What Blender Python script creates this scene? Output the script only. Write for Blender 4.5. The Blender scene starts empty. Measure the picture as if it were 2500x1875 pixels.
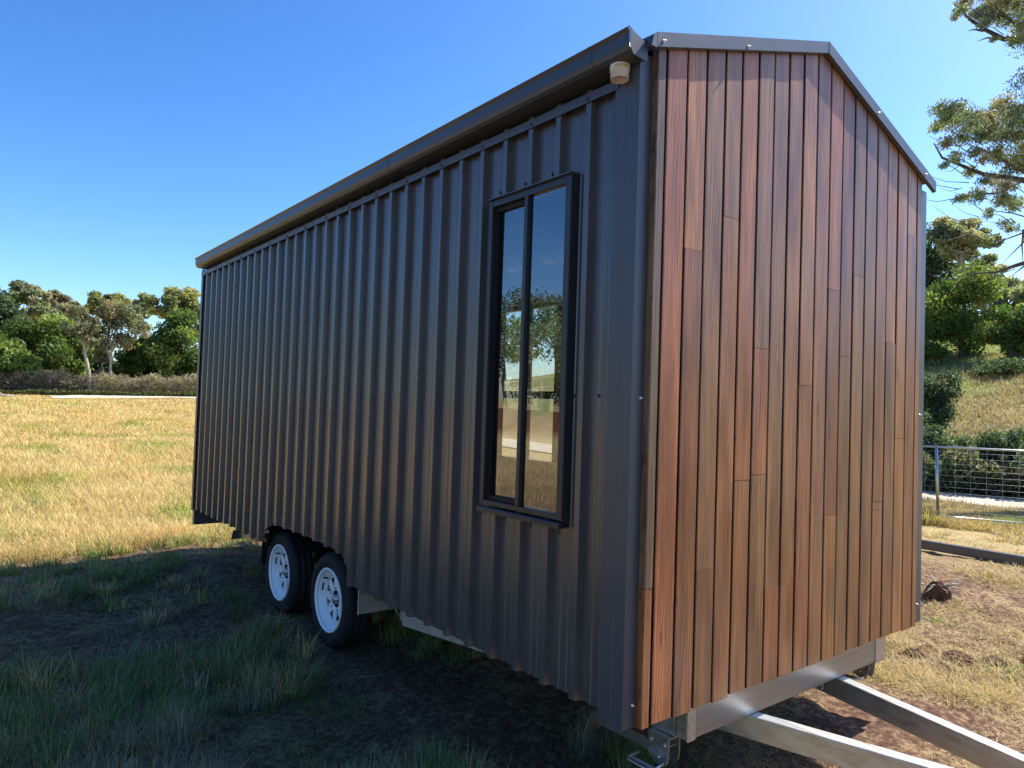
import bpy, math, random
import numpy as np
from mathutils import Matrix, Vector
random.seed(7); rng = np.random.default_rng(7)
S = bpy.context.scene; COL = S.collection
GZ = 0.5                      # height of the cladding's lower edge above the ground

# ------------------------------------------------------------------ camera
CAM = np.array([-1.939, -1.7355, 1.1364 + GZ]); YAW, PITCH, ROLL, F = .6662, .0307, .0327, 1731.7
fw = np.array([math.cos(PITCH)*math.sin(YAW), math.cos(PITCH)*math.cos(YAW), math.sin(PITCH)])
_r = np.array([math.cos(YAW), -math.sin(YAW), 0]); _u = np.cross(_r, fw)
r2 = _r*math.cos(ROLL) + _u*math.sin(ROLL); u2 = -_r*math.sin(ROLL) + _u*math.cos(ROLL)
def at(px, py, D):            # world point seen at a photo pixel, at horizontal distance D
    d = fw + (px-1250)/F*r2 - (py-937.5)/F*u2
    return CAM + d*D/math.hypot(d[0], d[1])
cd = bpy.data.cameras.new('camera'); cam = bpy.data.objects.new('camera', cd); COL.objects.link(cam)
M = Matrix(((r2[0], u2[0], -fw[0], CAM[0]), (r2[1], u2[1], -fw[1], CAM[1]), (r2[2], u2[2], -fw[2], CAM[2]), (0, 0, 0, 1)))
cam.matrix_world = M; cd.sensor_width = 36; cd.lens = 36*F/2500; cd.clip_end = 3000; cd.clip_start = .05
S.camera = cam

# ------------------------------------------------------------------ helpers
def tag(o, label=None, cat=None, group=None, kind=None):
    if label: o['label'] = label
    if cat: o['category'] = cat
    if group: o['group'] = group
    if kind: o['kind'] = kind
    return o
def empty(name, loc=(0, 0, 0), label=None, cat=None, group=None, rz=0):
    o = bpy.data.objects.new(name, None); COL.objects.link(o); o.location = loc; o.rotation_euler = (0, 0, rz)
    o.empty_display_size = .1
    return tag(o, label, cat, group)
def link(name, me, mat, parent=None, loc=None):
    o = bpy.data.objects.new(name, me); COL.objects.link(o)
    if mat is not None and len(me.materials) == 0: me.materials.append(mat)
    if parent is not None: o.parent = parent
    if loc is not None: o.location = loc
    return o
class MB:
    def __init__(s): s.v = []; s.f = []; s.c = []; s.sm = []
    def add(s, vs, fs, col=None, smooth=False):
        b = len(s.v); s.v += [tuple(map(float, v)) for v in vs]; s.f += [tuple(b+i for i in f) for f in fs]
        s.c += [col]*len(fs); s.sm += [smooth]*len(fs); return s
    def box(s, a, b, col=None):
        x0, y0, z0 = a; x1, y1, z1 = b
        return s.add([(x0,y0,z0),(x1,y0,z0),(x1,y1,z0),(x0,y1,z0),(x0,y0,z1),(x1,y0,z1),(x1,y1,z1),(x0,y1,z1)],
              [(0,3,2,1),(4,5,6,7),(0,1,5,4),(1,2,6,5),(2,3,7,6),(3,0,4,7)], col)
    def prism(s, pts, axis, a, b, col=None):      # polygon extruded along an axis (0 x, 1 y, 2 z)
        n = len(pts)
        def P(p, t):
            return (t, p[0], p[1]) if axis == 0 else ((p[0], t, p[1]) if axis == 1 else (p[0], p[1], t))
        vs = [P(p, a) for p in pts] + [P(p, b) for p in pts]
        fs = [tuple(range(n)), tuple(range(2*n-1, n-1, -1))] + [(i, n+i, n+(i+1) % n, (i+1) % n) for i in range(n)]
        return s.add(vs, fs, col)
    def bar(s, p, q, w, h, up=(0, 0, 1), col=None):   # rectangular bar between p and q
        p = np.array(p, float); q = np.array(q, float); d = q-p; d /= np.linalg.norm(d)
        sd = np.cross(d, up); sd /= np.linalg.norm(sd); u = np.cross(sd, d)
        vs = [e + sd*a*w/2 + u*b*h/2 for e in (p, q) for a, b in ((-1,-1),(1,-1),(1,1),(-1,1))]
        return s.add(vs, [(0,1,2,3),(7,6,5,4),(0,4,5,1),(1,5,6,2),(2,6,7,3),(3,7,4,0)], col)
    def tube(s, pts, rads, n=8, col=None, cap=True):
        pts = [np.array(p, float) for p in pts]; vs = []; fs = []
        ref = np.array([.13, .31, .94])
        for i, p in enumerate(pts):
            d = pts[min(i+1, len(pts)-1)] - pts[max(i-1, 0)]; d /= (np.linalg.norm(d)+1e-9)
            a = np.cross(d, ref)
            if np.linalg.norm(a) < .1: a = np.cross(d, (1, 0, 0))
            a /= np.linalg.norm(a); b = np.cross(d, a)
            for k in range(n):
                t = 2*math.pi*k/n; vs.append(p + rads[i]*(math.cos(t)*a + math.sin(t)*b))
        for i in range(len(pts)-1):
            for k in range(n): fs.append((i*n+k, i*n+(k+1) % n, (i+1)*n+(k+1) % n, (i+1)*n+k))
        if cap: fs += [tuple(range(n-1, -1, -1)), tuple((len(pts)-1)*n+k for k in range(n))]
        return s.add(vs, fs, col, True)
    def lathe_x(s, prof, n=40, cy=0, cz=0, col=None, closed=False):   # profile (x, r) around an x axis
        vs = []; fs = []; m = len(prof)
        for x, r in prof:
            for k in range(n):
                t = 2*math.pi*k/n; vs.append((x, cy+r*math.cos(t), cz+r*math.sin(t)))
        for i in range(m if closed else m-1):
            j = (i+1) % m
            for k in range(n): fs.append((i*n+k, i*n+(k+1) % n, j*n+(k+1) % n, j*n+k))
        return s.add(vs, fs, col, True)
    def build(s, name, mat, parent=None, loc=None, bevel=0):
        me = bpy.data.meshes.new(name); me.from_pydata(s.v, [], s.f)
        me.polygons.foreach_set('use_smooth', s.sm)
        if any(c is not None for c in s.c):
            at_ = me.color_attributes.new('Col', 'FLOAT_COLOR', 'CORNER'); arr = []
            for p, c in zip(me.polygons, s.c): arr += list((*(c or (1, 1, 1)), 1))*p.loop_total
            at_.data.foreach_set('color', arr)
        me.update()
        o = link(name, me, mat, parent, loc)
        if bevel:
            bm = o.modifiers.new('bevel', 'BEVEL'); bm.width = bevel; bm.segments = 2; bm.limit_method = 'ANGLE'; bm.angle_limit = 1
        return o
def np_mesh(name, V, Fv, sizes, col, mat, parent=None, smooth=False):   # big meshes straight from arrays
    me = bpy.data.meshes.new(name); me.vertices.add(len(V)); me.vertices.foreach_set('co', V.astype(np.float32).ravel())
    me.loops.add(len(Fv)); me.loops.foreach_set('vertex_index', Fv.astype(np.int32))
    me.polygons.add(len(sizes)); st = np.concatenate([[0], np.cumsum(sizes)[:-1]]).astype(np.int32)
    me.polygons.foreach_set('loop_start', st); me.polygons.foreach_set('use_smooth', np.full(len(sizes), smooth))
    me.update(calc_edges=True)
    if col is not None:
        a = me.color_attributes.new('Col', 'BYTE_COLOR', 'POINT')
        a.data.foreach_set('color', np.concatenate([col, np.ones((len(col), 1))], 1).astype(np.float32).ravel())
    return link(name, me, mat, parent)
def h2(ix, iy, sd):
    n = (ix*374761393 + iy*668265263 + sd*1274126177) & 0xffffffff
    n = ((n ^ (n >> 13))*1274126177) & 0xffffffff
    return ((n ^ (n >> 16)) & 0xffff)/65535.
def vn(x, y, sd=0):
    x = np.asarray(x, float); y = np.asarray(y, float)
    ix = np.floor(x).astype(np.int64); iy = np.floor(y).astype(np.int64); fx = x-ix; fy = y-iy
    fx = fx*fx*(3-2*fx); fy = fy*fy*(3-2*fy)
    return (h2(ix,iy,sd)*(1-fx)+h2(ix+1,iy,sd)*fx)*(1-fy) + (h2(ix,iy+1,sd)*(1-fx)+h2(ix+1,iy+1,sd)*fx)*fy
def fbm(x, y, sd=0, o=4):
    return sum(vn(x*2**k, y*2**k, sd+k)*.5**k for k in range(o))/sum(.5**k for k in range(o))

# ------------------------------------------------------------------ materials
class NT:
    def __init__(s, name):
        s.m = bpy.data.materials.new(name); s.m.use_nodes = True; s.t = s.m.node_tree; s.t.nodes.clear()
        s.out = s.t.nodes.new('ShaderNodeOutputMaterial')
    def n(s, typ, **kw):
        nd = s.t.nodes.new('ShaderNode'+typ)
        for k, v in kw.items():
            if k.startswith('_'): setattr(nd, k[1:], v)
            else:
                key = int(k[1:]) if k[0] == 'i' and k[1:].isdigit() else k.replace('__', ' ')
                if isinstance(v, bpy.types.NodeSocket): s.t.links.new(v, nd.inputs[key])
                else: nd.inputs[key].default_value = v
        return nd
    def ramp(s, fac, stops, interp='LINEAR'):
        nd = s.n('ValToRGB'); s.t.links.new(fac, nd.inputs[0]); e = nd.color_ramp.elements
        nd.color_ramp.interpolation = interp
        while len(e) < len(stops): e.new(.5)
        for el, (p, c) in zip(e, stops): el.position = p; el.color = (*c, 1) if len(c) == 3 else c
        return nd.outputs[0]
    def mix(s, f, a, b, mode='MIX'):
        nd = s.n('Mix', _data_type='RGBA', _blend_type=mode)
        for k, v in ((0, f), (6, a), (7, b)):
            if isinstance(v, bpy.types.NodeSocket): s.t.links.new(v, nd.inputs[k])
            else: nd.inputs[k].default_value = v if k == 0 or len(v) == 4 else (*v, 1)
        return nd.outputs[2]
    def noise(s, vec, scale, detail=4, rough=.55, w='Fac'):
        return s.n('TexNoise', Vector=vec, Scale=scale, Detail=detail, Roughness=rough).outputs[w]
    def obj(s, sc=(1, 1, 1)):
        tc = s.n('TexCoord'); mp = s.n('Mapping', Vector=tc.outputs['Object'], Scale=sc); return mp.outputs[0]
    def pbsdf(s, **kw):
        p = s.n('BsdfPrincipled', **kw); s.t.links.new(p.outputs[0], s.out.inputs[0]); return p
    def bump(s, h, st, d=.01): return s.n('Bump', Strength=st, Distance=d, Height=h).outputs[0]
def painted_metal(name, c, rough=.36, spec=.5):
    t = NT(name); v = t.obj(); n1 = t.noise(v, 3.0, 5); n2 = t.noise(t.obj((9, 9, .8)), 5, 4)
    a = t.mix(.15, n1, n2)
    bc = t.ramp(a, [(.3, tuple(x*.86 for x in c)), (.7, tuple(min(1, x*1.12) for x in c))])
    rg = t.n('MapRange', Value=n1, i3=rough-.05, i4=rough+.08).outputs[0]
    t.pbsdf(Base__Color=bc, Roughness=rg, Specular__IOR__Level=spec, Normal=t.bump(t.noise(v, 1.7, 2), .25, .01)); return t.m
def bare_metal(name, c, rough=.38, streak=(1, 1, 1), metallic=.85):
    t = NT(name); n1 = t.noise(t.obj(streak), 14, 5); n2 = t.noise(t.obj(), 60, 3)
    a = t.mix(.12, n1, n2)
    bc = t.ramp(a, [(.3, tuple(x*.78 for x in c)), (.5, c), (.72, tuple(min(1, x*1.15) for x in c))])
    rg = t.n('MapRange', Value=n1, i3=rough-.08, i4=rough+.16).outputs[0]
    t.pbsdf(Base__Color=bc, Metallic=metallic, Roughness=rg, Normal=t.bump(n2, .12, .002)); return t.m
def plain(name, c, rough=.6, spec=.4, var=.15, sc=20):
    t = NT(name); n1 = t.noise(t.obj(), sc, 4)
    bc = t.ramp(n1, [(.3, tuple(x*(1-var) for x in c)), (.7, tuple(min(1, x*(1+var)) for x in c))])
    t.pbsdf(Base__Color=bc, Roughness=rough, Specular__IOR__Level=spec, Normal=t.bump(n1, .15, .003)); return t.m
m_steel = painted_metal('charcoal_sheet', (.072, .070, .068), .25, .85)
m_trim = painted_metal('charcoal_trim', (.060, .068, .078), .36, .6)
m_frame = painted_metal('window_powdercoat', (.022, .024, .027), .36, .5)
m_gutter = painted_metal('gutter_steel', (.050, .055, .062), .36, .55)
m_galv = bare_metal('galvanised_steel', (.42, .42, .40), .34, (.12, 3.2, 3.2))
m_galv2 = bare_metal('galvanised_bar', (.62, .61, .58), .34, (3.2, .12, 3.2))
m_zinc = bare_metal('zinc_plate', (.55, .55, .54), .30, (3, 3, 3), .95)
m_rubber = plain('rubber', (.018, .018, .019), .75, .25)
m_white = plain('white_paint', (.84, .84, .84), .32, .5, .04)
m_black = plain('black_plastic', (.012, .012, .013), .6, .3)
m_pvc = plain('pvc', (.62, .62, .56), .4, .5, .08)
m_sticker = plain('sticker_yellow', (.55, .45, .15), .5, .4, .3, 90)
m_wire = plain('galvanised_wire', (.50, .52, .52), .45, .5)
m_beam = painted_metal('beam_paint', (.06, .07, .085), .3, .9)
m_screw = plain('screw_dark', (.02, .02, .024), .35, .6)
m_screwb = bare_metal('screw_bright', (.7, .7, .7), .2)
m_cream = plain('cream_sheet', (.36, .34, .29), .35, .5, .12)
m_pine = plain('pine_stud', (.42, .30, .17), .6, .3, .2, 12)
m_foil = plain('foil_lining', (.20, .21, .21), .5, .4, .2, 6)
m_paper = plain('paper_scrap', (.75, .74, .70), .7, .3, .05)
m_floor = plain('interior_floor', (.24, .20, .15), .6, .3, .2, 4)
def timber():
    t = NT('stained_hardwood'); col = t.n('Attribute', _attribute_name='Col').outputs['Color']
    g1 = t.noise(t.obj((60, 20, 1.6)), 2.2, 6, .6); g2 = t.noise(t.obj((14, 14, 1.3)), 1.6, 4); g3 = t.noise(t.obj((220, 60, 5)), 2.0, 3)
    c = t.mix(1, col, t.ramp(g1, [(.25, (.52, .46, .42)), (.5, (1, 1, 1)), (.75, (1.35, 1.25, 1.1))]), 'MULTIPLY')
    c = t.mix(.55, c, t.mix(1, c, t.ramp(g2, [(.3, (.55, .52, .50)), (.6, (1.25, 1.15, 1.05))]), 'MULTIPLY'))
    c = t.mix(t.ramp(t.noise(t.obj((5, 5, 1.0)), 1.3, 5), [(.5, (0, 0, 0)), (.8, (.35, .35, .35))]), c, (.19, .15, .12))
    c = t.mix(.8, c, t.mix(1, c, t.ramp(t.noise(t.obj((7, 7, 1.1)), 1.5, 3, .5), [(.3, (.58, .50, .46)), (.5, (1, 1, 1)), (.7, (1.3, 1.32, 1.25))]), 'MULTIPLY'))
    dv = t.n('VectorMath', _operation='ADD', i0=t.obj((9, 9, .55)), i1=t.mix(1, t.noise(t.obj((4, 4, 1.6)), 1.7, 3, .5, 'Color'), (.9, .9, .9), 'MULTIPLY'))
    wv = t.n('TexWave', Vector=dv.outputs[0], Scale=2.1, Distortion=5.0, Detail=3, Detail__Scale=1.2).outputs['Fac']
    fig = t.ramp(wv, [(.0, (.42, .36, .32)), (.10, (.86, .84, .82)), (.3, (1, 1, 1)), (1, (1.08, 1.06, 1.04))])
    c = t.mix(t.ramp(t.noise(t.obj((5, 5, .5)), 2.3, 2), [(.44, (.15, .15, .15)), (.62, (.95, .95, .95))]), c, t.mix(1, c, fig, 'MULTIPLY'))
    vo = t.n('TexVoronoi', Vector=t.obj((8, 8, 1.5)), Scale=1.0).outputs['Distance']
    c = t.mix(t.ramp(vo, [(.0, (.85, .85, .85)), (.045, (.5, .5, .5)), (.09, (0, 0, 0))]), c, (.035, .018, .010))
    rg = t.n('MapRange', Value=g2, i3=.30, i4=.50).outputs[0]
    h = t.mix(.4, g1, g3)
    t.pbsdf(Base__Color=c, Roughness=rg, Specular__IOR__Level=.5, Normal=t.bump(h, .35, .0025)); return t.m
m_timber = timber()
m_gap = plain('gap_backing', (.010, .008, .008), .9, .1)
def glass():
    t = NT('window_glass'); fr = t.n('Fresnel', IOR=2.5)
    tr = t.n('BsdfTransparent', Color=(.50, .54, .53, 1)); gl = t.n('BsdfGlossy', Color=(.95, .97, 1, 1), Roughness=0.0)
    mx = t.n('MixShader', Fac=fr.outputs[0], i1=tr.outputs[0], i2=gl.outputs[0]); t.t.links.new(mx.outputs[0], t.out.inputs[0]); return t.m
m_glass = glass()
def leafmat(name, trans=.42, rough=.55):
    t = NT(name); col = t.n('Attribute', _attribute_name='Col').outputs['Color']
    d = t.n('BsdfPrincipled', Base__Color=col, Roughness=rough, Specular__IOR__Level=.3)
    tl = t.n('BsdfTranslucent', Color=t.mix(1, col, (1.25, 1.3, .7), 'MULTIPLY'))
    mx = t.n('MixShader', Fac=trans, i1=d.outputs[0], i2=tl.outputs[0]); t.t.links.new(mx.outputs[0], t.out.inputs[0]); return t.m
m_leaf = leafmat('foliage'); m_grass = leafmat('grass_blades', .3, .6)
def bark(name, a, b):
    t = NT(name); n1 = t.noise(t.obj((4, 4, .8)), 3, 5)
    t.pbsdf(Base__Color=t.ramp(n1, [(.35, a), (.65, b)]), Roughness=.8, Normal=t.bump(n1, .5, .03)); return t.m
m_bark_pale = bark('pale_bark', (.22, .19, .15), (.46, .42, .36)); m_bark_dark = bark('dark_bark', (.05, .04, .033), (.13, .105, .085))

# ------------------------------------------------------------------ terrain
def sstep(t): t = np.clip(t, 0, 1); return t*t*(3-2*t)
def height(x, y):
    x = np.asarray(x, float); y = np.asarray(y, float)
    h = np.where(y > 12, 1.32*np.clip((y-12)/54., 0, 2.2)**1.1, 0)*1.0
    h = h + np.clip((x-1)*.03, 0, .6)*sstep((y-35)/30)
    hill = 1.25*sstep((x-17.2)/4.3) + 3.3*np.clip((x-21)/13., 0, 1) + .13*np.clip(x-34, 0, 120)
    h = h + hill*(1-.75*sstep((y-25)/40))
    rock = (fbm(x*.9, y*.9, 5)-.5)*.10 + (fbm(x*.25, y*.25, 9)-.5)*.18*sstep((np.hypot(x, y)-5)/8)
    road = np.exp(-((x-15.2)/2.2)**2)
    bank = 1.3*np.exp(-((x*.65-y*.75+27)/2.4)**2)*sstep((24-np.abs(x*.75+y*.65-3))/6)*sstep((-x-4)/6)
    return h + rock*(1-.8*road) + bank
def grid_mesh(name, xs, ys, zoff, mat, mask=None):
    X, Y = np.meshgrid(xs, ys, indexing='ij'); Z = height(X, Y) + zoff
    if name == 'ground':
        Z = Z + (fbm(X*5, Y*5, 21)-.5)*.05*(np.hypot(X, Y) < 14) + (fbm(X*16, Y*16, 31, 3)-.5)*.03*(np.hypot(X-1, Y-1) < 9)
        wh = np.exp(-((X-.16)/.3)**2)*np.exp(-((Y-3.2)/.9)**2); Z = Z*(1-wh)
    nx, ny = X.shape; V = np.stack([X, Y, Z], -1).reshape(-1, 3)
    I = np.arange(nx*ny).reshape(nx, ny)
    Fq = np.stack([I[:-1, :-1], I[1:, :-1], I[1:, 1:], I[:-1, 1:]], -1).reshape(-1, 4)
    return np_mesh(name, V, Fq.ravel(), np.full(len(Fq), 4), None, mat, None, True)
def ground_mat():
    t = NT('dry_paddock_soil'); v = t.obj()
    big = t.noise(v, .35, 5, .6); mid = t.noise(v, 2.2, 6, .65); fine = t.noise(v, 22, 6, .7); vf = t.noise(v, 90, 4, .7)
    soil = t.ramp(fine, [(.3, (.045, .024, .016)), (.5, (.13, .070, .044)), (.7, (.26, .15, .095))])
    straw = t.ramp(vf, [(.3, (.19, .13, .06)), (.55, (.42, .31, .15)), (.75, (.58, .45, .24))])
    gr = t.ramp(vf, [(.3, (.05, .07, .02)), (.7, (.14, .17, .05))])
    c = t.mix(t.ramp(t.mix(.5, mid, fine), [(.5, (0, 0, 0)), (.62, (.8, .8, .8))]), soil, straw)
    sep = t.n('SeparateXYZ', Vector=v)
    far = t.n('MapRange', Value=sep.outputs[1], i1=6., i2=12.).outputs[0]
    c2 = t.mix(t.ramp(mid, [(.5, (0, 0, 0)), (.75, (.45, .45, .45))]), straw, gr)
    farR = t.n('MapRange', Value=sep.outputs[0], i1=6., i2=9.).outputs[0]
    fm = t.n('Math', _operation='MAXIMUM', i0=far, i1=farR).outputs[0]
    c = t.mix(fm, c, c2)
    hillg = t.n('MapRange', Value=sep.outputs[0], i1=17., i2=21.).outputs[0]
    c3 = t.mix(t.ramp(big, [(.4, (0, 0, 0)), (.62, (1, 1, 1))]), t.ramp(fine, [(.3, (.10, .13, .03)), (.7, (.22, .25, .08))]), straw)
    c = t.mix(hillg, c, c3)
    # the dug bank of red earth beyond the paddock
    bx = t.n('Math', _operation='MULTIPLY_ADD', i0=sep.outputs[0], i1=.65, i2=27.).outputs[0]
    by = t.n('Math', _operation='MULTIPLY_ADD', i0=sep.outputs[1], i1=-.75, i2=bx).outputs[0]
    ab = t.n('Math', _operation='ABSOLUTE', i0=by).outputs[0]
    bm = t.n('MapRange', Value=ab, i1=3.2, i2=2.2).outputs[0]
    lx = t.n('MapRange', Value=sep.outputs[0], i1=-4., i2=-7.).outputs[0]
    c = t.mix(t.n('Math', _operation='MULTIPLY', i0=bm, i1=lx).outputs[0], c, t.ramp(fine, [(.3, (.06, .025, .015)), (.7, (.17, .07, .04))]))
    t.pbsdf(Base__Color=c, Roughness=.9, Specular__IOR__Level=.15, Normal=t.bump(t.mix(.5, fine, vf), .8, .03)); return t.m
m_ground = ground_mat()
def axis(lo, hi, near_lo, near_hi, fine, coarse):
    a = [near_lo]
    while a[-1] < near_hi: a.append(a[-1]+fine)
    st = fine; up = [a[-1]]
    while up[-1] < hi: st = min(st*1.12, coarse); up.append(up[-1]+st)
    st = fine; dn = [near_lo]
    while dn[-1] > lo: st = min(st*1.12, coarse); dn.append(dn[-1]-st)
    return np.array(dn[:0:-1] + a + up[1:])
tag(grid_mesh('ground', axis(-900, 900, -3, 7.5, .05, 45), axis(-500, 1100, -2, 8, .05, 45), 0, m_ground), kind='structure')
def road_mat():
    t = NT('gravel_road'); v = t.obj(); f = t.noise(v, 30, 5, .7); b = t.noise(v, 1.2, 4)
    c = t.mix(.4, t.ramp(f, [(.3, (.36, .30, .22)), (.7, (.62, .55, .44))]), t.ramp(b, [(.35, (.32, .27, .20)), (.65, (.64, .57, .46))]))
    t.pbsdf(Base__Color=c, Roughness=.9, Specular__IOR__Level=.2, Normal=t.bump(f, .5, .02)); return t.m
m_road = road_mat()
tag(grid_mesh('gravel_road', np.linspace(13.8, 16.6, 15), np.linspace(-40, 55, 200), .035, m_road), kind='structure')
tag(grid_mesh('farm_track', np.linspace(3.5, 60, 120), np.linspace(56.5, 62.5, 14), .06, m_road), kind='structure')

# ------------------------------------------------------------------ world and sun
SUN = np.array([1, -.19, 1.25]); SUN /= np.linalg.norm(SUN)
w = bpy.data.worlds.new('World'); S.world = w; w.use_nodes = True; nt = w.node_tree
bg = nt.nodes['Background']; sk = nt.nodes.new('ShaderNodeTexSky'); sk.sky_type = 'NISHITA'; sk.sun_disc = False
sk.sun_elevation = math.asin(SUN[2]); sk.sun_rotation = math.atan2(SUN[0], SUN[1]); sk.altitude = 300; sk.air_density = 1.0
sk.dust_density = 1.2; sk.ozone_density = 3.5
hs = nt.nodes.new('ShaderNodeHueSaturation'); hs.inputs['Saturation'].default_value = 1.16; hs.inputs['Hue'].default_value = .502
gm = nt.nodes.new('ShaderNodeGamma'); gm.inputs[1].default_value = 1.3
nt.links.new(sk.outputs[0], gm.inputs[0]); nt.links.new(gm.outputs[0], hs.inputs['Color']); nt.links.new(hs.outputs[0], bg.inputs[0]); bg.inputs[1].default_value = .073
sl = bpy.data.lights.new('sun', 'SUN'); sl.energy = 4.6; sl.angle = math.radians(.53); sl.color = (1, .94, .84)
so = bpy.data.objects.new('sun', sl); COL.objects.link(so); so.location = (20, -3, 25)
so.rotation_euler = Vector(SUN).to_track_quat('Z', 'Y').to_euler()
S.view_settings.view_transform = 'Standard'; S.view_settings.look = 'None'; S.view_settings.exposure = 1.12; S.view_settings.gamma = 1
S.render.engine = 'CYCLES'; S.cycles.max_bounces = 8; S.cycles.transparent_max_bounces = 16

# ================================================================== the tiny house on its trailer
H = empty('tiny_house_trailer', (0, 0, GZ), 'dark ribbed steel tiny house on a tandem trailer with a reddish timber end wall', 'tiny house')
L, W, HE, HR = 5.78, 2.40, 2.448, 2.83
WX = (.345, .875, .70, 2.055)                      # the tall window opening: y0, y1, z0, z1
def arch_z(y):
    ks = [(2.20, .02), (2.285, .02), (2.30, .10), (2.385, .184), (2.65, .2), (3.0, .205), (3.41, .195), (3.60, .19), (3.70, .10), (3.755, .09), (3.785, .02)]
    for (a, za), (b, zb) in zip(ks, ks[1:]):
        if a <= y <= b: return za + (zb-za)*(y-a)/(b-a)
    return .02
# ribbed sheet: pitch .179, crest 30 mm wide and 30 mm proud, pan with two low swages
prof = []
for k in range(-1, 32):
    y = .248 + .1785*k
    prof += [(y-.008, 0), (y, -.03), (y+.029, -.03), (y+.038, 0), (y+.075, 0), (y+.080, -.003), (y+.092, -.003), (y+.097, 0),
             (y+.118, 0), (y+.123, -.003), (y+.135, -.003), (y+.140, 0)]
prof = [p for p in prof if .06 < p[0] < L-.02]
mb = MB(); TOP = 2.385
for (ya, xa), (yb, xb) in zip(prof, prof[1:]):
    if yb-ya < 1e-6: continue
    ym = (ya+yb)/2
    spans = [(arch_z(ym), TOP)]
    if WX[0] < ym < WX[1]: spans = [(.02, WX[2]), (WX[3], TOP)]
    for a, b in spans:
        mb.add([(xa, ya, a), (xb, yb, a), (xb, yb, b), (xa, ya, b)], [(3, 2, 1, 0)])
wall = mb.build('side_wall', m_steel, H)
sm = wall.modifiers.new('thick', 'SOLIDIFY'); sm.thickness = .0015; sm.offset = -1
# screws along the sheeting
sc = MB(); sc.lathe_x([(.004, .0075), (-.001, .0075), (-.002, .0055), (-.006, .0052), (-.0075, .003), (-.0076, 0)], 10)
scm = sc.build('screw', m_screw, wall, (-.036, .248+.015, 2.348))
def screw(x, y, z):
    o = scm.copy(); COL.objects.link(o); o.parent = wall; o.location = (x, y, z)
for k in range(2, 31, 2): screw(-.036, .248+.1785*k+.005, 2.348)
for k in list(range(0, 1)) + list(range(4, 22)): screw(0, .248+.1785*k+.063-.12*(k == 0), 1.186)
screw(0, .327, 1.184)
for y in (.927, .747, .568, .388): screw(0, y, .634)
for y in (.50, .68, .86): screw(0, y, 2.115)
for k in range(12, 20): screw(0, .248+.1785*k-.03, .282)
screw(0, 2.196, .106)
# capping over the sheet tops
cp = MB(); cp.add([(-.036, .10, 2.335), (-.036, L+.01, 2.335), (-.036, L+.01, 2.372), (-.036, .10, 2.372), (.03, .10, 2.40), (.03, L+.01, 2.40)],
   [(0, 3, 2, 1), (3, 4, 5, 2)]); o = cp.build('wall_capping', m_trim, H); o.modifiers.new('t', 'SOLIDIFY').thickness = .0015
# corner flashings
cf = MB()
cf.prism([(-.031, .002), (-.031, .055), (-.033, .058), (-.031, .061), (-.031, .118), (-.002, .119), (-.002, .116), (-.029, .115), (-.029, .004), (.034, .002), (.034, -.001), (-.030, -.001)], 2, 0, 2.44)
cfo = cf.build('corner_flashing', m_trim, H)
sb = MB(); 
def yscrew(mb, x, y, z, r=.0042):
    vs = []; fs = []; n = 8
    for dy, rr in ((0, r*1.5), (-.003, r*1.5), (-.003, r), (-.010, r*.9), (-.011, 0.0005)):
        for k in range(n): vs.append((x+rr*math.cos(k*math.pi/4), y+dy, z+rr*math.sin(k*math.pi/4)))
    for i in range(4):
        for k in range(n): fs.append((i*n+k, i*n+(k+1) % n, (i+1)*n+(k+1) % n, (i+1)*n+k))
    mb.add(vs, fs, None, True)
yscrew(sb, 0, 0, 0); s0 = sb.build('screw', m_screwb, cfo, (.018, -.001, .08))
for z in (1.18,): o = s0.copy(); COL.objects.link(o); o.parent = cfo; o.location = (.018, -.001, z)
cf = MB(); cf.prism([(2.30, -.010), (2.402, -.010), (2.402, .10), (2.400, .10), (2.400, -.007), (2.30, -.007)], 2, 0, 2.44)
cfo2 = cf.build('corner_flashing', m_trim, H)
for z in (.10, 1.16): o = s0.copy(); COL.objects.link(o); o.parent = cfo2; o.location = (2.352, -.010, z)
cf = MB(); cf.prism([(-.034, L-.055), (-.034, L+.006), (.10, L+.006), (.10, L+.003), (-.031, L+.003), (-.031, L-.055)], 2, .0, 2.40); cf.build('corner_flashing', m_trim, H)
# gutter
gp = [(-.124, 2.490), (-.131, 2.486), (-.120, 2.472), (-.120, 2.428), (-.114, 2.412), (-.101, 2.401), (-.030, 2.399), (-.030, 2.475)]
gi = [(-.0275, 2.475), (-.0275, 2.4015), (-.100, 2.4035), (-.112, 2.414), (-.1175, 2.428), (-.1175, 2.472), (-.126, 2.4855), (-.122, 2.488)]
G0, G1 = -.03, 5.70
gb = MB(); gb.prism(gp + gi, 1, G0+.003, G1-.003); gut = gb.build('gutter', m_gutter, H)
ec = [(-.124, 2.492), (-.115, 2.470), (-.116, 2.428), (-.110, 2.412), (-.099, 2.398), (-.026, 2.393), (-.024, 2.46), (-.055, 2.466), (-.09, 2.477)]
for a in (G0, G1-.003):
    e = MB(); e.prism(ec, 1, a, a+.003); e.build('end_cap', m_gutter, gut)
for y in (.16, 1.75): 
    e = MB(); e.prism([(x-.0015, z) for x, z in gp[1:6]] + [(x+.001, z) for x, z in gp[5:0:-1]], 1, y, y+.012); e.build('joint_strip', m_gutter, gut)
fa = MB(); fa.box((-.029, .06, 2.401), (-.024, L-.02, 2.488)); fa.box((-.0235, .06, 2.401), (.03, L-.02, 2.404)); fa.build('fascia', m_trim, H)
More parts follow.
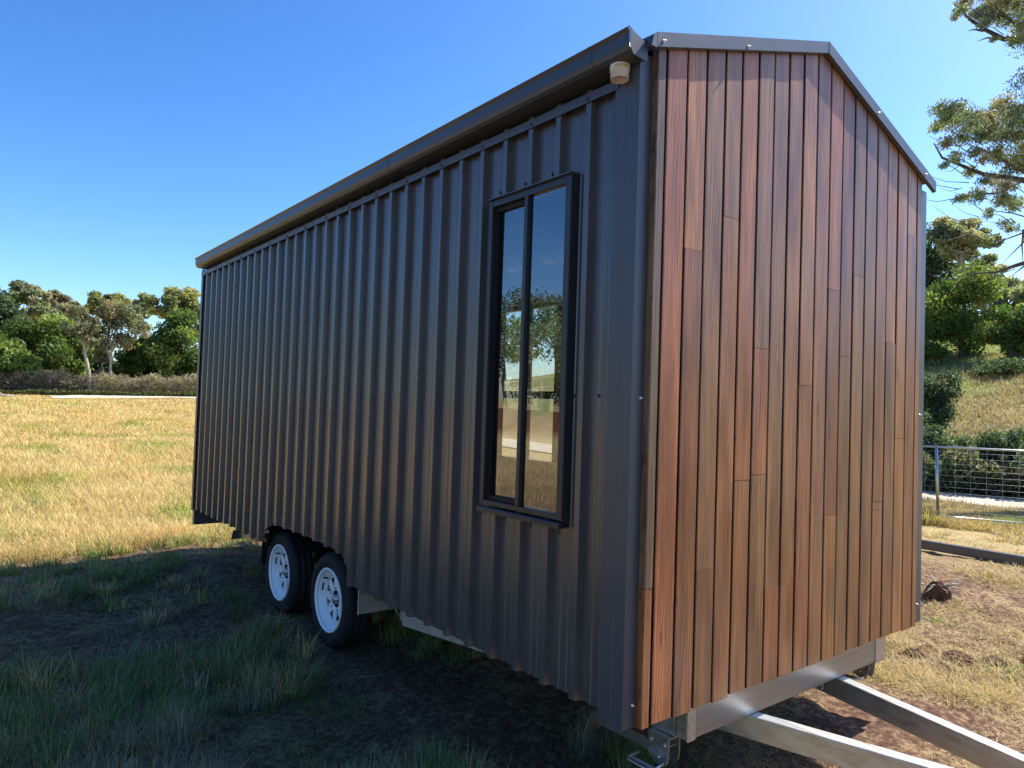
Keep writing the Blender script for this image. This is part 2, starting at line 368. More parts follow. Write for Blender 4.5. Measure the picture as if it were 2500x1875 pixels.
# downpipe outlet under the gutter
dp = MB()
vs = []; n = 28
def ring(r, z): return [(-.066+r*math.cos(2*math.pi*k/n), .066+r*math.sin(2*math.pi*k/n), z) for k in range(n)]
for r, z in ((.037, 2.3985), (.037, 2.378), (.034, 2.377), (.034, 2.347), (.0315, 2.347), (.0315, 2.397)): vs += ring(r, z)
dp.add(vs, [(i*n+k, i*n+(k+1) % n, (i+1)*n+(k+1) % n, (i+1)*n+k) for i in range(5) for k in range(n)], None, True)
dpo = dp.build('downpipe_outlet', m_pvc, H)
lb = MB(); vs = []
for k in range(9):
    t = math.radians(195+k*10)
    for z in (2.392, 2.381): vs.append((-.066+.0376*math.cos(t), .066+.0376*math.sin(t), z))
lb.add(vs, [(2*k, 2*k+1, 2*k+3, 2*k+2) for k in range(8)]); lb.build('label_sticker', m_sticker, dpo)
# roof
ro = MB()
for sgn in (0, 1):
    X = (lambda x: x) if sgn == 0 else (lambda x: W-x)
    for k in range(30):
        ya = .03+k*.1915; yb = ya+.1915
        pr = [(ya, 0), (ya+.02, 0), (ya+.03, .028), (ya+.055, .028), (ya+.065, 0), (yb, 0)]
        for (y0, a), (y1, b) in zip(pr, pr[1:]):
            q = [(X(-.06), y0, HE+.012+a), (X(-.06), y1, HE+.012+b), (X(1.2), y1, HR+.012+b), (X(1.2), y0, HR+.012+a)]
            ro.add(q, [(0, 1, 2, 3) if sgn else (3, 2, 1, 0)])
roof = ro.build('roof', m_trim, H); roof.modifiers.new('t', 'SOLIDIFY').thickness = .002
rc = MB(); rc.prism([(1.05, HR+.005), (1.2, HR+.058), (1.35, HR+.005), (1.35, HR+.002), (1.2, HR+.052), (1.05, HR+.002)], 1, .14, L); rc.build('ridge_cap', m_trim, roof)
# barge flashing along both slopes of the end wall
def barge(name, x0, z0, x1, z1, y=-.055, d=.054):
    b = MB(); t = .003
    b.add([(x0, y, z0), (x1, y, z1), (x1, y, z1+d), (x0, y, z0+d), (x1, y+.21, z1+d+.004), (x0, y+.21, z0+d+.004),
           (x0, y+.018, z0-.003), (x1, y+.018, z1-.003)], [(0, 1, 2, 3), (3, 2, 4, 5), (1, 0, 6, 7)])
    o = b.build(name, m_trim, H); s = o.modifiers.new('t', 'SOLIDIFY'); s.thickness = .002; s.offset = -1; return o
b1 = barge('barge_flashing', -.002, HE, 1.1995, HR); b2 = barge('barge_flashing', 2.412, HE-.012, 1.2005, HR)
for o_, x in ((b1, .03), (b1, .555), (b2, 1.70), (b2, 2.27)):
    zz = (HE+(HR-HE)*x/1.2 if x < 1.2 else HR-(HR-HE+.012)*(x-1.2)/1.212)
    s = s0.copy(); COL.objects.link(s); s.parent = o_; s.location = (x, -.056, zz+(.020 if x < .4 or x > 1.2 else .012))
e = MB(); e.prism([(-.004, HE-.004), (-.032, HE-.004), (-.020, HE+.04), (-.004, HE+.052)], 1, -.055, .0); e.build('barge_end', m_trim, b1)
# timber boards of the end wall, each a bevelled board in one cladding mesh
gaps = [.084, .206, .326, .446, .561, .677, .797, .915, 1.034, 1.156, 1.277, 1.396, 1.514, 1.632, 1.753, 1.873, 1.993, 2.112, 2.229]
edges = [.036] + gaps + [2.296]
joints = {0: [.495], 2: [1.758], 3: [.525], 4: [1.927], 5: [.863], 6: [1.415, .882], 7: [.391], 9: [1.273], 11: [1.74, .67], 12: [1.429], 13: [1.837], 15: [.708, .665], 16: [1.535], 17: [1.03], 18: [2.149]}
TK = 1.0
tones = [(.30, .135, .070), (.33, .135, .075), (.26, .12, .072), (.235, .135, .085), (.34, .17, .085), (.25, .13, .075), (.22, .135, .085), (.29, .13, .08), (.31, .165, .085), (.25, .12, .075),
         (.24, .13, .085), (.36, .20, .095), (.23, .145, .095), (.29, .165, .09), (.25, .15, .095), (.31, .155, .085), (.235, .14, .085), (.36, .19, .09), (.28, .145, .08), (.33, .17, .085)]
tb = MB()
def roofz(x): return (HE+(HR-HE)*x/1.2 if x < 1.2 else HR-(HR-HE+.012)*(x-1.2)/1.212) + .01
def board(x0, x1, z0, z1, col, y=-.031, tilt=0, sl=None):
    b = .0025; zb0 = (z1 if sl is None else sl[0]); zb1 = (z1 if sl is None else sl[1])
    n = 6; vs = []
    f = [(x0, 0), (x0, y+b+.001), (x0+b, y), (x1-b, y-tilt), (x1, y+b-tilt), (x1, 0)]
    for x, yy in f: vs.append((x, yy, z0))
    for x, yy in f: vs.append((x, yy, zb0+(zb1-zb0)*(x-x0)/(x1-x0)))
    tb.add(vs, [(i, i+1, n+i+1, n+i) for i in (1, 2, 3)] + [(5, 4, 3, 2, 1, 0), (6, 7, 8, 9, 10, 11)], col)
    tb.add(vs, [(i, i+1, n+i+1, n+i) for i in (0, 4)], (.035, .018, .012) if x0 > .05 else col)  # side faces near-black: the shade inside the grooves is put into their colour
rr = random.Random(4)
for i in range(len(edges)-1):
    x0 = edges[i] + (.0062 if i else 0); x1 = edges[i+1] - .0062
    zs = [rr.uniform(-.004, .006)] + sorted(joints.get(i, []))
    for j, z in enumerate(zs):
        last = j == len(zs)-1
        c = (tones[(i*7+j*5) % 20] if j else tones[i]) if not (i == 0 and j) else (.20, .17, .14); kf = rr.uniform(.82, 1.12); c = tuple(.78*a+.22*b for a, b in zip(c, (.285, .152, .082))); c = (c[0]*kf*1.05, c[1]*kf*.92, c[2]*kf*.66)
        yo = -.031 + rr.uniform(-.0015, .0015)
        if last:
            if x0 < 1.2 < x1:
                f = [(x0, 0), (x0, yo+.0035), (x0+.0025, yo), (1.2, yo), (x1-.0025, yo), (x1, yo+.0035), (x1, 0)]
                tb.add([(x, y, z) for x, y in f] + [(x, y, roofz(x)) for x, y in f], [(i, i+1, i+8, i+7) for i in range(1, 5)] + [(6, 5, 4, 3, 2, 1, 0), (7, 8, 9, 10, 11, 12, 13)], c)
                tb.add([(x0, 0, z), (x0, yo+.0035, z), (x0, yo+.0035, roofz(x0)), (x0, 0, roofz(x0)), (x1, yo+.0035, z), (x1, 0, z), (x1, 0, roofz(x1)), (x1, yo+.0035, roofz(x1))], [(0, 1, 2, 3), (4, 5, 6, 7)], (.035, .018, .012))  # ridge board's side faces carry the same painted groove shade
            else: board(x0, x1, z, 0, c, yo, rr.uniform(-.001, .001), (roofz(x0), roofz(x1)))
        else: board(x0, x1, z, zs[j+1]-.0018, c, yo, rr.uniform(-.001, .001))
for g_ in gaps: tb.box((g_-.02, -.010, .004), (g_+.02, -.0085, roofz(g_)-.012), (.03, .017, .012))
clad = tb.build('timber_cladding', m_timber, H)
# carcass behind: end wall backing, rear wall, right wall with its big opening, floor and lining
bk = MB(); bk.prism([(.036, .0), (2.37, 0), (2.37, HE-.02), (1.2, HR-.02), (.036, HE-.01)], 1, .0035, .05); bk.build('end_wall_backing', m_gap, H)
rw = MB(); rw.prism([(-.02, -.14), (2.40, -.14), (2.40, HE-.03), (1.2, HR-.03), (-.02, HE-.06)], 1, L-.06, L); rw.build('rear_wall', m_steel, H)
OY, OZ = (3.00, 3.94), (.60, 2.10)
xr = MB()
for a, b in (((2.34, .05, 0), (2.38, OY[0], 2.42)), ((2.34, OY[1], 0), (2.38, L-.06, 2.42)), ((2.34, OY[0], 0), (2.38, OY[1], OZ[0])), ((2.34, OY[0], OZ[1]), (2.38, OY[1], 2.42))): xr.box(a, b)
xr.build('right_wall', m_steel, H)
fw_ = MB(); t = .035
for a, b in (((2.33, OY[0], OZ[0]), (2.395, OY[0]+t, OZ[1])), ((2.33, OY[1]-t, OZ[0]), (2.395, OY[1], OZ[1])), ((2.33, OY[0]+t, OZ[1]-t), (2.395, OY[1]-t, OZ[1])),
             ((2.33, OY[0]+t, OZ[0]), (2.395, OY[1]-t, OZ[0]+t)), ((2.335, OY[0]+t, 1.21), (2.39, OY[1]-t, 1.28)), ((2.335, 3.47, OZ[0]+t), (2.39, 3.53, 1.21)), ((2.335, 3.47, 1.28), (2.39, 3.53, OZ[1]-t))): fw_.box(a, b)
rwin = fw_.build('window', m_frame, H)
ln = MB()
for a, b in (((.051, .05, .0), (.065, WX[0], 2.42)), ((.051, WX[1], .21), (.065, L-.06, 2.42)), ((.051, WX[0], 0), (.065, WX[1], WX[2])), ((.051, WX[0], WX[3]), (.065, WX[1], 2.42)),
             ((.051, WX[1], 0), (.065, 2.2, .209)), ((.051, 3.8, 0), (.065, L-.06, .209))): ln.box(a, b)
ln.build('wall_lining', m_foil, H)
fl = MB(); fl.box((.05, .055, -.0), (.36, 2.2, .03)); fl.box((.05, 3.8, -.0), (.36, L-.065, .03)); fl.box((.361, .055, -.0), (2.335, L-.065, .03)); fl.build('floor', m_floor, H)
st = MB()
for k in range(10):
    y = .08+.6*k
    if OY[0]-.05 < y < OY[1]+.02: continue
    st.box((2.25, y, .031), (2.338, y+.04, 2.38))
st.box((2.25, OY[0]-.05, .031), (2.338, OY[0]-.01, 2.38)); st.box((2.25, OY[1]+.01, .031), (2.338, OY[1]+.05, 2.38))
st.box((2.245, .07, 2.381), (2.338, L-.08, 2.42)); st.box((2.26, .12, 1.30), (2.33, OY[0]-.055, 1.34)); st.box((2.24, OY[0]-.01, OZ[1]+.002), (2.338, OY[1]+.01, OZ[1]+.09))
st.build('wall_studs', m_pine, H)
rf = MB()
for k in range(10):
    y = .1+.6*k
    rf.prism([(.09, 2.33), (1.2, 2.69), (2.24, 2.33), (2.24, 2.41), (1.2, 2.78), (.09, 2.41)], 1, y, y+.04)
for k in range(5):
    x = .25+k*.21; z = 2.44+(x-.09)*.315; rf.box((x, .06, z), (x+.07, L-.07, z+.02))
    rf.box((2.33-x, .06, z), (2.40-x, L-.07, z+.02))
rf.build('rafters', m_pine, H)
# window in the side wall
Y0, Y1, Z0, Z1 = .334, .882, .690, 2.068; MY0, MY1 = .604, .626
fr = MB()
for a, b in (((-.046, Y0, Z0), (-.004, Y0+.032, Z1)), ((-.046, Y1-.024, Z0), (-.004, Y1, Z1)), ((-.045, Y0+.032, Z1-.030), (-.004, Y1-.024, Z1)), ((-.045, Y0+.032, Z0), (-.004, Y1-.024, Z0+.022)),
             ((-.047, MY0, Z0+.022), (-.004, MY1, Z1-.030)), ((-.003, Y0, Z0), (.05, Y0+.02, Z1)), ((-.003, Y1-.012, Z0), (.05, Y1, Z1)), ((-.003, Y0+.02, Z1-.012), (.05, Y1-.012, Z1)), ((-.003, Y0+.02, Z0), (.05, Y1-.012, Z0+.012))): fr.box(a, b)
win = fr.build('window', m_frame, H, bevel=.002)
sl_ = MB(); sl_.prism([(-.058, Z0-.006), (-.035, Z0-.006), (-.035, Z0-.022), (0, Z0-.022), (0, Z0-.026), (-.062, Z0-.030), (-.062, Z0-.012)], 1, Y0-.004, Y1+.002); sl_.build('sill_flashing', m_frame, win)
hf = MB(); hf.prism([(-.060, Z1+.001), (-.060, Z1+.006), (0, Z1+.012), (0, Z1+.001)], 1, Y0-.006, Y1+.004); hf.build('head_flashing', m_trim, win)
rs = MB(); rs.prism([(-.044, Y0-.001), (-.044, Y0-.0025), (-.002, Y0-.006), (-.002, Y0-.001)], 2, Z0-.012, Z1+.004); rs.build('side_flashing', m_frame, win)
ssh = MB(); t = .020; a0, a1, b0, b1_ = MY1+.001, Y1-.025, Z0+.023, Z1-.031
for a, b in (((-.024, a0, b0), (.004, a0+.012, b1_)), ((-.024, a1-.014, b0), (.004, a1, b1_)), ((-.024, a0+.012, b1_-t), (.004, a1-.014, b1_)), ((-.024, a0+.012, b0), (.004, a1-.014, b0+t))): ssh.box(a, b)
sash = ssh.build('sash', m_black, win)
def paneat(x, ya, yb, za, zb, par):
    p = MB(); p.add([(x, ya, za), (x, yb, za), (x, yb, zb), (x, ya, zb)], [(3, 2, 1, 0)]); return p.build('pane', m_glass, par)
paneat(-.010, a0+.0125, a1-.0145, b0+t+.001, b1_-t-.001, sash)
paneat(-.030, Y0+.0325, MY0-.0005, Z0+.0225, Z1-.0305, win)
for y in (.80, .72):
    lt = MB(); lt.box((.026, y, b0+.004), (.034, y+.004, b0+.05)); lt.box((.026, y+.026, b0+.004), (.034, y+.030, b0+.05)); lt.box((.026, y+.004, b0+.046), (.034, y+.026, b0+.05)); lt.build('latch', m_black, sash)
pa = MB()
for y, z, dz in ((.50, 2.50, .1),): pass
pw = MB()
for (y, za, zb) in ((1.62, 1.95, 2.10), (1.66, 1.72, 1.80), (1.60, 1.55, 1.60)):
    pw.add([(1.30, y, za), (1.42, y+.02, za+.02), (1.42, y+.02, zb+.03), (1.36, y+.01, zb-.02), (1.30, y, zb)], [(0, 1, 2, 3, 4)])
# wheels
def wheel(cy, cz=-.19, R=.31):
    wh = empty('wheel'); wh.parent = H; wh.location = (0, cy, cz)
    ty = MB(); ty.lathe_x([(.10, .200), (.078, .206), (.066, .228), (.060, .255), (.066, .280), (.082, .298), (.098, .307), (.118, .310), (.12, .304), (.135, .304), (.137, .310), (.165, .310), (.167, .304), (.18, .304), (.182, .310), (.205, .307), (.228, .294), (.245, .255), (.235, .215), (.21, .200)], 64, closed=True)
    ty.build('tyre', m_rubber, wh)
    rm = MB(); rm.lathe_x([(.082, .192), (.070, .198), (.066, .205), (.070, .209), (.078, .207), (.084, .196), (.090, .186), (.102, .184), (.108, .176), (.130, .170), (.150, .166), (.22, .168)], 64)
    n = 64; rings = [(.056, .132), (.064, .124), (.088, .126), (.114, .124), (.142, .124), (.167, .140)]; vs = []; fs = []
    for r, x in rings:
        for k in range(n): t = 2*math.pi*k/n; vs.append((x, r*math.cos(t), r*math.sin(t)))
    for i in range(5):
        for k in range(n):
            u = k % 8
            if i == 3 and 2 <= u <= 5: continue
            if i == 2 and 3 <= u <= 4: continue
            fs.append((i*n+k, i*n+(k+1) % n, (i+1)*n+(k+1) % n, (i+1)*n+k))
    rm.add(vs, fs, None, True)
    ro_ = rm.build('rim', m_white, wh); s = ro_.modifiers.new('t', 'SOLIDIFY'); s.thickness = .004; s.offset = 0
    hb = MB(); hb.lathe_x([(.19, .05), (.150, .05), (.150, .034), (.112, .032), (.106, .026), (.105, 0.001)], 24)
    hb.build('hub', m_galv, wh)
    dk = MB(); dk.lathe_x([(.17, .165), (.172, .001)], 32); dk.build('brake_drum', m_black, wh)
    for k in range(5):
        t = math.radians(72*k+20); nu = MB(); nu.tube([(.124, .074*math.cos(t), .074*math.sin(t)), (.113, .074*math.cos(t), .074*math.sin(t))], [.008, .007], 6); nu.build('wheel_nut', m_zinc, wh)
    vt = MB(); vt.tube([(.12, .120, .115), (.085, .125, .120)], [.006, .005], 8); vt.build('valve_stem', m_black, wh)
    sk_ = MB(); vs = []
    for k in range(5):
        t = math.radians(8+k*5)
        for x in (.100, .124): vs.append((x, .173*math.cos(t)-.0, .173*math.sin(t)))
    sk_.add(vs, [(2*k, 2*k+1, 2*k+3, 2*k+2) for k in range(4)]); sk_.build('sticker', m_black, wh)
    return wh
wheel(2.718); wheel(3.617)
ax = MB()
for y in (2.718, 3.617): ax.box((.17, y-.025, -.215), (2.23, y+.025, -.165))
ax.build('axle', m_galv, H)
for y in (2.718, 3.617):
    ft = MB(); ft.lathe_x([(2.12, .2), (2.12, .30), (2.15, .31), (2.28, .31), (2.30, .29), (2.30, .2), (2.30, .01)], 40, y, -.19); ft.build('wheel', m_rubber, H)
mg = MB()
mg.box((.02, 2.24, .23), (.33, 3.80, .235)); mg.box((.325, 2.24, -.02), (.33, 3.80, .23)); mg.box((.03, 2.235, .0), (.33, 2.24, .235)); mg.box((.03, 3.80, -.02), (.33, 3.805, .235))
pts = []
for cy in (2.718, 3.617):
    for k in range(13):
        t = math.radians(15+k*12.5); pts.append((cy+.345*math.cos(t), -.19+.355*math.sin(t)))
for cy in (2.718, 3.617):
    for k in range(12):
        t0, t1 = math.radians(32+k*9.6), math.radians(32+(k+1)*9.6)
        q = [(x, cy+.352*math.cos(t), -.185+.352*math.sin(t)) for t in (t0, t1) for x in (.075, .30)]
        mg.add(q, [(0, 1, 3, 2)], None, True)
mg.build('mudguard', m_black, H)
mf = MB(); mf.box((.045, 3.94, -.20), (.26, 3.945, .06)); mf.build('mudflap', m_black, H)
pl = MB(); pl.box((.0, 2.14, -.130), (.36, 2.143, -.001)); pl.box((-.001, 2.128, -.130), (.0015, 2.1395, .018)); pl.build('guard_plate', m_cream, H)
fg = MB(); fg.prism([(.95, -.034), (1.75, -.112), (1.78, -.112), (1.78, -.001), (.95, -.001)], 0, .095, .098)
fg.box((.095, 1.785, -.09), (.11, 1.80, -.03)); fg.tube([(.1, 1.80, -.08), (.1, 1.92, -.02)], [.003, .003], 6); fg.build('side_gusset', m_cream, H)
# chassis
ch = MB()
for x in (.36, 1.98): ch.box((x, .074, -.150), (x+.05, L-.1, -.002))
for y in (1.1, 2.2, 3.9, 4.9): ch.box((.411, y, -.10), (1.979, y+.05, -.003))
ch.build('chassis_rail', m_galv, H)
cb = MB(); cb.box((.365, .022, -.150), (2.035, .072, -.003)); cbo = cb.build('front_crossbeam', m_galv, H, bevel=.004)
for x in (.362, 1.93):
    e = MB(); e.box((x, .016, -.152), (x+.05 if x < 1 else 2.038, .0215, -.002)); e.build('end_plate', m_galv2, cbo)
e = MB(); e.box((1.40, .03, -.18), (1.42, .05, -.151)); e.build('weld_lug', m_galv, cbo)
def drawbar(p, q):
    b = MB(); b.bar(p, q, .062, .100); return b.build('drawbar', m_galv2, H, bevel=.004)
drawbar((.780, .19, -.2015), (1.165, -1.27, -.2015)); drawbar((1.615, .19, -.2015), (1.235, -1.27, -.2015))
cpl = MB(); cpl.box((1.14, -1.42, -.24), (1.26, -1.275, -.16)); cpl.tube([(1.2, -1.41, -.20), (1.2, -1.56, -.20), (1.2, -1.62, -.22)], [.035, .035, .04], 12); cpl.build('coupling', m_zinc, H)
# drop legs
def leg(x, y0, fwd=1, folded=True):
    g = empty('stabiliser_leg'); g.parent = H; g.location = (x, y0, -.152)
    br = MB()
    def plate(xx):
        P = [(0, 0), (.105, 0), (.105, -.085), (.06, -.115), (.02, -.118), (.004, -.095), (0, -.05)]
        br.prism(P, 0, xx, xx+.003)
    plate(0); plate(.066); br.box((.003, .0, -.003), (.066, .105, 0)); br.box((.003, .02, -.045), (.066, .045, -.042))
    br.build('bracket', m_zinc, g)
    ar = MB(); ar.bar((.012, .070, -.060), (.012, .40, -.063), .005, .044); ar.bar((.050, .070, -.060), (.050, .40, -.063), .005, .044)
    ar.bar((.031, .10, -.040), (.031, .40, -.043), .033, .003); ar.build('arm', m_zinc, g)
    ft = MB(); ft.add([(-.05, .375, -.02), (.10, .375, -.02), (.11, .415, -.115), (-.055, .415, -.115), (-.05, .379, -.02), (.10, .379, -.02), (.11, .419, -.115), (-.055, .419, -.115)],
         [(0, 1, 2, 3), (7, 6, 5, 4), (0, 4, 5, 1), (1, 5, 6, 2), (2, 6, 7, 3), (3, 7, 4, 0)]); ft.build('foot', m_zinc, g)
    hd = MB(); hd.tube([(-.005, .02, -.10), (-.055, .02, -.105), (-.085, .04, -.105), (-.085, .13, -.105), (-.065, .145, -.105), (-.005, .145, -.100)], [.006]*6, 8)
    hd.box((-.07, .035, -.108), (-.05, .13, -.103)); hd.build('handle', m_zinc, g)
    for y, z in ((.02, -.03), (.09, -.03), (.05, -.085)):
        b = MB(); b.tube([(-.006, y, z), (0, y, z)], [.007, .008], 6); b.build('bolt', m_zinc, g)
leg(.325, .075); leg(1.98, .075); leg(.325, 5.05)

# ================================================================== vegetation
def leaves(name, C, size, col, mat, parent=None, droop=.0, asp=.55):
    n = len(C); a = rng.normal(size=(n, 3)); a[:, 2] -= droop; a /= np.linalg.norm(a, axis=1)[:, None]
    b = rng.normal(size=(n, 3)); b -= (a*b).sum(1)[:, None]*a; b /= np.linalg.norm(b, axis=1)[:, None]
    s = (size*rng.uniform(.6, 1.4, n))[:, None]
    V = np.stack([C-a*s, C+b*s*asp, C+a*s, C-b*s*asp], 1).reshape(-1, 3)
    return np_mesh(name, V, np.arange(4*n), np.full(n, 4), np.repeat(col, 4, 0), mat, parent)
def crown_points(blobs, n, shell=.5):
    B = np.array(blobs); w_ = (B[:, 3]*B[:, 4]*B[:, 5])**.6; k = rng.choice(len(B), n, p=w_/w_.sum())
    d = rng.normal(size=(n, 3)); d /= np.linalg.norm(d, axis=1)[:, None]; r = rng.uniform(0, 1, n)**shell*rng.uniform(.82, 1.12, n)
    return B[k, :3] + d*r[:, None]*B[k, 3:6], k
def subblobs(c, R, n, rs, flat=.75, lo=-.55, rnd=None):
    rnd = rnd or random; out = []
    for i in range(n):
        while True:
            u = [rnd.uniform(-1, 1) for _ in range(3)]
            q = sum(x*x for x in u)
            if .10 < q < 1 and u[2] > lo: break
        s = rs*rnd.uniform(.65, 1.3)
        out.append((c[0]+u[0]*R[0], c[1]+u[1]*R[1], c[2]+u[2]*R[2], s, s, s*flat))
    return out
TYPES = {  # sunlit leaf colours per kind
 'gum':   dict(cols=[(.105, .120, .070), (.13, .14, .08), (.085, .10, .06), (.14, .13, .085)], ls=.30, pale=1, k=26, rs=.20, shell=.42, lo=-.6, flat=.6, droop=.5),
 'brown': dict(cols=[(.14, .115, .072), (.115, .115, .068), (.16, .125, .08), (.10, .095, .06)], ls=.26, pale=1, k=30, rs=.20, shell=.5, lo=-.8, flat=.7, droop=.5),
 'olive': dict(cols=[(.13, .13, .05), (.09, .10, .042), (.16, .15, .06)], ls=.28, pale=0, k=22, rs=.21, shell=.45, lo=-.5, flat=.7, droop=.4),
 'bright': dict(cols=[(.085, .125, .030), (.065, .105, .026), (.11, .14, .035), (.05, .08, .022)], ls=.30, pale=0, k=34, rs=.26, shell=.45, lo=-.9, flat=.7, droop=-.3),
 'dark':  dict(cols=[(.038, .060, .032), (.052, .076, .038), (.065, .088, .045)], ls=.30, pale=0, k=30, rs=.27, shell=.45, lo=-.9, flat=.8, droop=.2)}
def tree(name, kind, base, cz, R, n, label, cat='tree', group=None, ls=1., blobs=None, trunk_r=.16, seed=0, fork=2, part=('crown', 'trunk'), limbs=True):
    T = TYPES[kind]; rnd = random.Random(seed*13+5); e = empty(name, tuple(base), label, cat, group)
    c = (rnd.uniform(-.1, .1)*R[0], 0, cz)
    if blobs is None: blobs = subblobs(c, R, T['k'], T['rs']*(R[0]+R[1]+R[2])/1.8, T['flat'], T['lo'], rnd)
    n = int(n*1.4); P, k = crown_points(blobs, n, T['shell']); cc = np.array(T['cols'])*(2.3 if kind in ('gum', 'olive', 'brown') else 1.75); bi = np.array([rnd.randrange(len(cc)) for _ in blobs])
    col = cc[bi[k]]*rng.uniform(.65, 1.4, (n, 1))*np.array([rnd.uniform(.75, 1.25) for _ in blobs])[k][:, None]
    keep = P[:, 2] > .05; P = P[keep]; col = np.clip(col[keep], 0, 1)
    D = np.linalg.norm(np.array(base)-CAM); s = max(.026, D*.0021)*ls; 
    leaves(part[0], P, s, col, m_leaf, e, T['droop'])
    tb_ = MB(); top = (c[0]*.6, c[1], cz-.1*R[2]); mid = (rnd.uniform(-.15, .15)*R[0], rnd.uniform(-.1, .1)*R[0], cz*.5)
    tb_.tube([(0, 0, -.3), (0, 0, .05), mid, top], [trunk_r*1.3, trunk_r, trunk_r*.75, trunk_r*.4], 8)
    if limbs:
        for q in rnd.sample(blobs, min(9, len(blobs))):
            s0_ = np.array(mid)+(np.array(top)-np.array(mid))*rnd.uniform(0, .8); q = np.array(q[:3]); m_ = (s0_+q)/2+np.array([rnd.uniform(-.1, .1), rnd.uniform(-.1, .1), .08])*R[0]
            tb_.tube([s0_, m_, q], [trunk_r*.45, trunk_r*.28, trunk_r*.1], 5)
    tb_.build(part[1], m_bark_pale if T['pale'] else m_bark_dark, e)
    return e
def px_tree(name, kind, px, top, bot, hw, D, n, label, base_py=None, **kw):
    g = at(px, 1000, D); gz = float(height(g[0], g[1])); zt = at(px, top, D)[2]-gz; zb = at(px, bot, D)[2]-gz
    rw_ = hw/F*D*1.02; R = (rw_, rw_, max(.4, (zt-zb)/2)); base = (float(g[0]), float(g[1]), gz)
    R = (R[0]*.86, R[1]*.86, R[2]*.88)
    return tree(name, kind, base, (zt+zb)/2, R, n, label, **kw)
GL = 'trees along the far side of the paddock'
px_tree('gum_tree', 'gum', 60, 683, 800, 52, 84, 6500, 'grey-green round-topped gum tree at the far left, tallest left of the brown ones', group=GL, seed=1)
px_tree('gum_tree', 'brown', 132, 705, 810, 34, 88, 4200, 'narrow brownish gum tree just right of the round-topped grey-green one', group=GL, seed=2)
px_tree('gum_tree', 'brown', 182, 728, 850, 46, 80, 5200, 'reddish brown thin-leaved gum tree between the two leafy green treetops', group=GL, seed=3)
px_tree('gum_tree', 'olive', 257, 700, 800, 46, 82, 5200, 'dark green domed treetop rising behind the feathery grey gum', group=GL, seed=4)
px_tree('gum_tree', 'gum', 322, 704, 830, 30, 90, 4200, 'small pale grey-green treetop right of the dark green dome', group=GL, seed=5)
px_tree('gum_tree', 'olive', 417, 697, 800, 62, 78, 7000, 'yellow-olive gum tree with open crown above the bright green tree', group=GL, seed=6, trunk_r=.22)
px_tree('gum_tree', 'gum', 492, 735, 860, 28, 92, 3200, 'distant grey gum tree half hidden by the house corner', group=GL, seed=7)
px_tree('leafy_tree', 'dark', -12, 712, 900, 36, 76, 4200, 'dark green tree cut off by the left edge of the photo', group=GL, seed=8)
px_tree('leafy_tree', 'bright', 105, 768, 945, 80, 70, 12000, 'broad bright green tree at the left of the tree line', group=GL, seed=9)
px_tree('leafy_tree', 'bright', 5, 815, 945, 62, 66, 7500, 'low bright green bushy tree at the left edge below the dark green one', group=GL, seed=10)
px_tree('leafy_tree', 'bright', 432, 762, 950, 60, 68, 11000, 'bright green tree standing next to the house corner', group=GL, seed=11)
px_tree('leafy_tree', 'bright', 335, 815, 930, 42, 71, 5500, 'smaller green tree between the feathery gum and the tree by the house', group=GL, seed=12)
for i, (px, tp, hw, D, lb_) in enumerate([(215, 850, 50, 73, 'dark bushy shrub behind the left pale trunk'), (300, 870, 50, 74, 'dark shrub behind the forked pale trunk'), (380, 860, 48, 73, 'dark green shrub at the foot of the smaller green tree'),
         (478, 850, 40, 71, 'dark green shrub beside the house corner'), (150, 870, 50, 72, 'dark shrub under the broad bright green tree'), (50, 880, 55, 74, 'dark shrub between the two bright green trees at the left')]):
    px_tree('shrub', 'dark', px, tp, 958, hw, D, 3600, lb_, cat='shrub', group='dark shrubs under the tree line', seed=20+i, part=('foliage', 'stem'), trunk_r=.08)
# feathery gums with pale trunks in front
def feather(px, bp, D, trunk_px, crown, n, label, seed):
    g = at(px, bp, D); gz = float(height(g[0], g[1])); base = np.array([g[0], g[1], gz]); e = empty('gum_tree', tuple(base), label, 'tree', 'pale trunked gums in front of the tree line')
    tb_ = MB(); rnd = random.Random(seed); loc = lambda p: at(p[0], p[1], D)-base
    for br in trunk_px:
        pts = [loc(p) for p in br[1]]; r = br[0]; tb_.tube(pts, [r*(1-.7*i/(len(pts)-1)) for i in range(len(pts))], 7)
    blobs = []
    for (cx, cy, hr) in crown:
        q = loc((cx, cy)); R_ = hr/F*D
        for _ in range(7): blobs.append((q[0]+rnd.uniform(-1, 1)*R_*.6, q[1]+rnd.uniform(-1, 1)*R_*.8, q[2]+rnd.uniform(-.8, .8)*R_*.6, R_*.52, R_*.62, R_*.44))
        tb_.tube([loc(trunk_px[0][1][-2]), loc(((cx+trunk_px[0][1][-1][0])/2, cy+10)), q], [.06, .04, .015], 5)
    P, k = crown_points(blobs, n, .5); cc = np.array(TYPES['brown']['cols']+TYPES['gum']['cols'])*1.9
    col = cc[rng.integers(0, len(cc), len(blobs))[k]]*rng.uniform(.6, 1.4, (n, 1))
    leaves('crown', P, .13, np.clip(col, 0, 1), m_leaf, e, .8, .35); tb_.build('trunk', m_bark_pale, e)
feather(270, 955, 65, [(.13, [(270, 957), (269, 900), (272, 860), (283, 800), (285, 760)]), (.09, [(272, 860), (292, 830), (300, 780)]), (.07, [(270, 880), (255, 830), (262, 790)])],
        [(285, 745, 30), (255, 770, 26), (315, 775, 30), (280, 790, 30), (335, 800, 24), (245, 805, 26), (300, 830, 26), (255, 845, 22), (330, 760, 18)], 9000, 'feathery grey-brown gum with forked pale trunk, centre of the tree line', 31)
